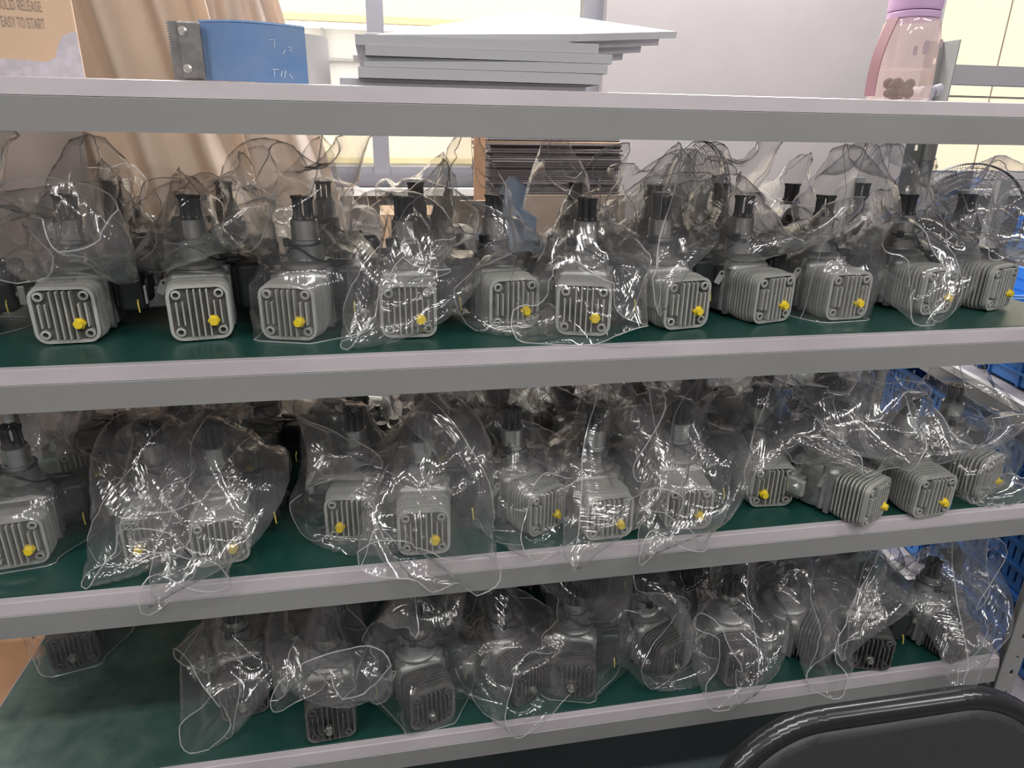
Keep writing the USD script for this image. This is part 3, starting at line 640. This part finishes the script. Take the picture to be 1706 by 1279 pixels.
tb = thing('work_table', 'plain table behind the rack carrying the cartons', 'table', (0, 0, 0))
put('table_top', rbox(-.05, .88, 2.25, 3.0, .72, .75, .004), look('table_top', (.45, .40, .36), .6), tb)
for x in (.0, .84):
    for y in (2.3, 2.95): put('table_leg', bx(x - .02, x + .02, y - .02, y + .02, 0, .72), STEEL, tb, smooth=False)
PEACH = look('peach_board', (.72, .50, .33), .75, noise=.06, nscale=8)
def carton(x0, x1, y0, y1, z0, h, label, mat=KRAFT, flaps=True, rz=0):
    c = thing('carton', label, 'cardboard box', ((x0 + x1) / 2, (y0 + y1) / 2, z0), rz)
    a, b = (x1 - x0) / 2, (y1 - y0) / 2; t = .005
    put('carton_body', cat([bx(-a, a, -b, -b + t, 0, h), bx(-a, a, b - t, b, 0, h), bx(-a, -a + t, -b + t, b - t, 0, h), bx(a - t, a, -b + t, b - t, 0, h), bx(-a, a, -b, b, 0, t)]), mat, c, smooth=False)
    if flaps:
        put('flap', R(bx(-a + .004, a - .004, -b, -b + .004, h, h + b * .8), 35, (1, 0, 0), (0, -b, h)), mat, c, smooth=False)
        put('flap', R(bx(a - .004, a, -b + .01, b - .01, h, h + a * .7), 18, (0, 1, 0), (a, 0, h)), mat, c, smooth=False)
        put('flap', R(bx(-a, -a + .004, -b + .01, b - .01, h, h + a * .7), -12, (0, 1, 0), (-a, 0, h)), mat, c, smooth=False)
    else:
        put('lid', bx(-a, a, -b, b, h, h + .004), mat, c, smooth=False)
    return c
carton(.0, .235, 2.62, 2.95, .7505, .335, 'peach cardboard carton below the window ledge', PEACH, flaps=False)
carton(.245, .40, 2.28, 2.55, .7505, .34, 'brown open carton with upright flaps left of the stacked sheets', look('brown_board', (.34, .25, .19), .8), flaps=True)
carton(.42, .86, 2.40, 2.90, .7505, .425, 'brown carton under the pile of dark cardboard sheets', look('brown_board', (.34, .25, .19), .8), flaps=False)
GREYB = look('grey_brown_board', (.145, .125, .13), .85, noise=.15, nscale=9, vary=.15)
GREYB2 = look('tan_board', (.50, .36, .25), .85, noise=.2, nscale=9)
for k in range(24):
    z = 1.182 + k * .0079; dx = rnd.uniform(-.008, .008); dy = rnd.uniform(-.01, .01)
    m = R(rbox(.375 + dx, .840 + dx, 2.42 + dy, 2.86 + dy, z, z + .0074, .002, 6), rnd.uniform(-.8, .8), (0, 0, 1), (.61, 2.64, 0))
    lab = 'flat grey-brown cardboard sheet, number %s from the bottom of the stack' % ('one two three four five six seven eight nine ten eleven twelve thirteen fourteen fifteen sixteen seventeen eighteen nineteen twenty twenty-one twenty-two twenty-three twenty-four'.split()[k])
    tag(put('cardboard_sheet', m, GREYB2 if k in (21,) else GREYB), lab, 'cardboard', 'stack of flattened cardboard')
tag(put('orange_board', R(rbox(.318, .356, 2.40, 2.415, .7505, 1.42, .002), 0), look('orange_brown_board', (.62, .36, .21), .8, noise=.3, nscale=20)), 'narrow orange-brown board standing left of the cardboard stack', 'board')

# fans
WIRE = look('black_wire', (.02, .02, .022), .35)
GREYBL = look('smoky_blade', (.16, .15, .155), .35)
def fan(label, x, y, z, r, rz, tilt):
    f = thing('fan', label, 'fan', (x, y, 0), rz)
    def tl(m): return R(T(R(m, 90, (1, 0, 0)), 0, 0, z), tilt, (1, 0, 0), (0, 0, z))
    for nm, sg in (('front_grille', 1), ('rear_grille', -1)):
        ms = []
        prof = lambda q: sg * (.008 + .062 * math.sqrt(max(0, 1 - q ** 2.2)))
        for q in (1.0, .93, .85, .77, .68, .58, .48, .38, .28, .2):
            a = np.linspace(0, 2 * np.pi, 48, endpoint=False)
            ms.append(tube(np.stack([r * q * np.cos(a), r * q * np.sin(a), np.full(48, prof(q))], 1), .0030 if q == 1 else .0011, 4, True))
        for k in range(72):
            a = k * 2 * np.pi / 72
            ms.append(tube([(r * q * math.cos(a + sg * .25 * (1 - q)), r * q * math.sin(a + sg * .25 * (1 - q)), prof(q)) for q in np.linspace(.2, 1, 8)], .0009, 3))
        ms.append(T(cyl(r * .2, .006, 24), 0, 0, prof(.2) - .003))
        put(nm, tl(cat(ms)), WIRE, f)
    for k in range(3):
        P = np.zeros((8, 9, 3))
        for i, q in enumerate(np.linspace(.2, .88, 8)):
            for j, u in enumerate(np.linspace(-.5, .5, 9)):
                a = u * (1.3 - .2 * q) + k * 2 * np.pi / 3
                P[i, j] = (r * q * math.cos(a), r * q * math.sin(a), .018 * u * 2)
        put('blade', tl(wave_sheet(P, .002)), GREYBL, f)
    put('hub', tl(T(cyl(r * .2, .03, 20), 0, 0, -.015)), WIRE, f)
    put('motor_housing', tl(T(lathe([(0, -.2), (.03, -.2), (.05, -.17), (.055, -.08), (0, -.08)], 20), 0, 0, 0)), PLASTIC, f)
    put('pole', T(cyl(.012, z - .06, 12), 0, .12, .02), STEEL, f)
    put('base', T(lathe([(0, 0), (.19, 0), (.19, .015), (.05, .03), (.02, .06), (0, .06)], 28), 0, .12, 0), PLASTIC, f)
fan('black wire pedestal fan turned sideways, behind the middle of the rack', 1.10, 2.35, 1.165, .20, 34, 0)
fan('black wire pedestal fan facing the rack at its right end', 2.45, 2.60, 1.043, .245, -20, 0)

# ------------------------------------------------------------------ the neighbouring rack with blue crates
CRATE = look('blue_crate', (.045, .20, .56), .4, noise=.12, nscale=12)
PALE = look('pale_rim', (.55, .62, .80), .4)
def crate_proto(name, L, W, H, slots):
    p = proto(name); t = .004
    def side(l, rows):
        s = m3.Manifold.cube((l, t, H))
        n = max(4, int(l / .026))
        for (z0, z1) in rows:
            for k in range(n):
                x = (k + .5) * l / n
                if x < .02 or x > l - .02: continue
                s -= m3.Manifold.cube((.009, .02, z1 - z0)).translate((x - .0045, -.008, z0))
        for z in (H * .33, H * .66): s += m3.Manifold.cube((l, .012, .006)).translate((0, -.006, z))
        for k in range(5): s += m3.Manifold.cube((.006, .010, H)).translate((k * (l - .006) / 4, -.005, 0))
        return tri(s)
    rows = [(H * .10, H * .28), (H * .40, H * .60), (H * .72, H * .88)] if slots else []
    put('side_wall', T(side(L, rows), -L / 2, -W / 2, 0), CRATE, p, smooth=False)
    put('side_wall', T(R(side(L, rows), 180), L / 2, W / 2, 0), CRATE, p, smooth=False)
    put('end_wall', T(R(side(W, rows), 90), L / 2, -W / 2, 0), CRATE, p, smooth=False)
    put('end_wall', T(R(side(W, rows), -90), -L / 2, W / 2, 0), CRATE, p, smooth=False)
    put('crate_floor', bx(-L / 2, L / 2, -W / 2, W / 2, 0, .004), CRATE, p, smooth=False)
    fr = sbox(-L / 2 - .012, -W / 2 - .012, L / 2 + .012, W / 2 + .012).difference(sbox(-L / 2 + .002, -W / 2 + .002, L / 2 - .002, W / 2 - .002))
    put('rim', slab_xy(fr, H - .012, H), CRATE, p, smooth=False)
    return str(p.GetPath())
CR1 = crate_proto('crate_slotted', .50, .36, .18, True)
CR2 = crate_proto('crate_plain', .46, .34, .10, False)
rk = thing('crate_rack', 'neighbouring grey rack with blue crates beyond the right end', 'rack', (1.472, 1.25, 0), -11.5)
for z in (.803, .13):
    put('edge_beam', bx(0, .012, -.6, 1.1, z - .058, z - .020), RACK, rk, smooth=False)
    put('shelf_edge', bx(-.002, .016, -.6, 1.1, z - .020, z), SILLW, rk, smooth=False)
    put('shelf_board', bx(.016, .55, -.6, 1.1, z - .02, z - .004), LIP, rk, smooth=False)
for x, y in ((-.01, 1.06), (.51, 1.06), (.51, -.60)): put('post', bx(x, x + .04, y, y + .04, 0, 1.25), RACK, rk, smooth=False)
def at_rack(u, v): a = math.radians(-11.5); return (1.472 + u * math.cos(a) - v * math.sin(a), 1.25 + u * math.sin(a) + v * math.cos(a))
n_ = 0
for (u, v, z, pr, lab) in ((.24, .02, .8035, CR2, 'shallow blue crate on the pale upper shelf edge, nearest of its row'), (.24, .52, .8035, CR2, 'shallow blue crate on the neighbouring upper shelf, behind the nearest one'),
                           (.24, .02, .9045, CR2, 'shallow blue crate stacked on the nearest upper crate'), (.24, .52, .9045, CR2, 'shallow blue crate stacked on the rearmost upper crate'),
                           (.26, .05, .1315, CR1, 'slotted blue crate at the bottom of the near lower stack'), (.26, .05, .3125, CR1, 'slotted blue crate in the middle of the near lower stack'), (.26, .05, .4935, CR1, 'slotted blue crate topmost of the near lower stack'),
                           (.26, .60, .1315, CR1, 'slotted blue crate at the bottom of the rear lower stack'), (.26, .60, .3125, CR1, 'slotted blue crate in the middle of the rear lower stack'), (.26, .60, .4935, CR1, 'slotted blue crate topmost of the rear lower stack')):
    x, y = at_rack(u, v); copy_of(pr, 'crate', lab, 'crate', (x, y, z), 78.5 if pr == CR1 else 78.5, 'blue plastic crates')
copy_of(CR2, 'crate', 'blue crate high up behind the right fan', 'crate', (3.0, 2.85, .921), 70, 'blue plastic crates')
cs = thing('stool', 'grey stand under the high blue crate behind the right fan', 'stand', (3.0, 2.85, 0), 0)
put('stand_top', rbox(-.25, .25, -.25, .25, .89, .919, .004), STEEL, cs)
for x in (-.22, .22):
    for y in (-.22, .22): put('stand_leg', bx(x - .015, x + .015, y - .015, y + .015, 0, .89), STEEL, cs, smooth=False)
# rail of another rack seen above the top shelf, by the rear post
r3 = thing('rear_rail', 'pale grey steel rail running past the rear post at right', 'rail', (0, 0, 0))
put('rail', bx(1.372, 2.6, 1.655, 1.69, 1.519, 1.564), look('pale_rail', (.44, .42, .42), .45), r3, smooth=False)
put('upright', bx(2.56, 2.6, 1.655, 1.69, 0, 1.519), RACK, r3, smooth=False)

# carton on the floor at the left end
c = thing('carton', 'orange-brown cardboard carton beside the left end of the bottom shelf', 'cardboard box', (-1.06, 1.46, 0), 2)
put('carton_body', rbox(-.235, .235, -.42, .42, 0, .24, .003), look('orange_board', (.60, .34, .19), .75, noise=.12, nscale=10), c)

# ------------------------------------------------------------------ the chair in front
VINYL = look('black_vinyl', (.030, .030, .032), .42, bump=.12, bscale=400)
TUBEM = look('black_gloss_tube', (.012, .012, .014), .27, coat=.2)
ch = thing('chair', 'black padded chair with a rounded backrest in front of the rack', 'chair', (.532, .460, -.008), 0)
def backplane(p): return R(p, -14, (1, 0, 0), (0, 0, .64))
o = affinity.translate(rrect(.44, .34, .135, 20), 0, .64)
m = slab_xz(o, -.012, .012)
pad = m3.Manifold.batch_hull([m3.Manifold.sphere(.014, 10).translate((x, 0, z)) for x, z in list(o.buffer(-.014).exterior.coords)])
put('backrest', backplane(tri(pad)), VINYL, ch, smooth=60)
ring = np.array([(x, 0, z) for x, z in o.buffer(.003).exterior.coords[:-1]])
put('backrest_frame', backplane(tube(ring, .0135, 20, True)), TUBEM, ch, smooth=True)
put('seat', T(tri(m3.Manifold.batch_hull([m3.Manifold.sphere(.02, 10).translate((x, y, 0)) for x, y in rrect(.38, .36, .1, 6).exterior.coords])), 0, -.26, .44), VINYL, ch, smooth=60)
for s in (-1, 1):
    put('chair_leg', tube([(s * .20, -.02, .50), (s * .205, -.10, .40), (s * .21, -.42, .0)], .011, 8), TUBEM, ch)
    put('chair_leg', tube([(s * .19, -.035, .52), (s * .19, -.05, .42), (s * .20, .06, .0)], .011, 8), TUBEM, ch)
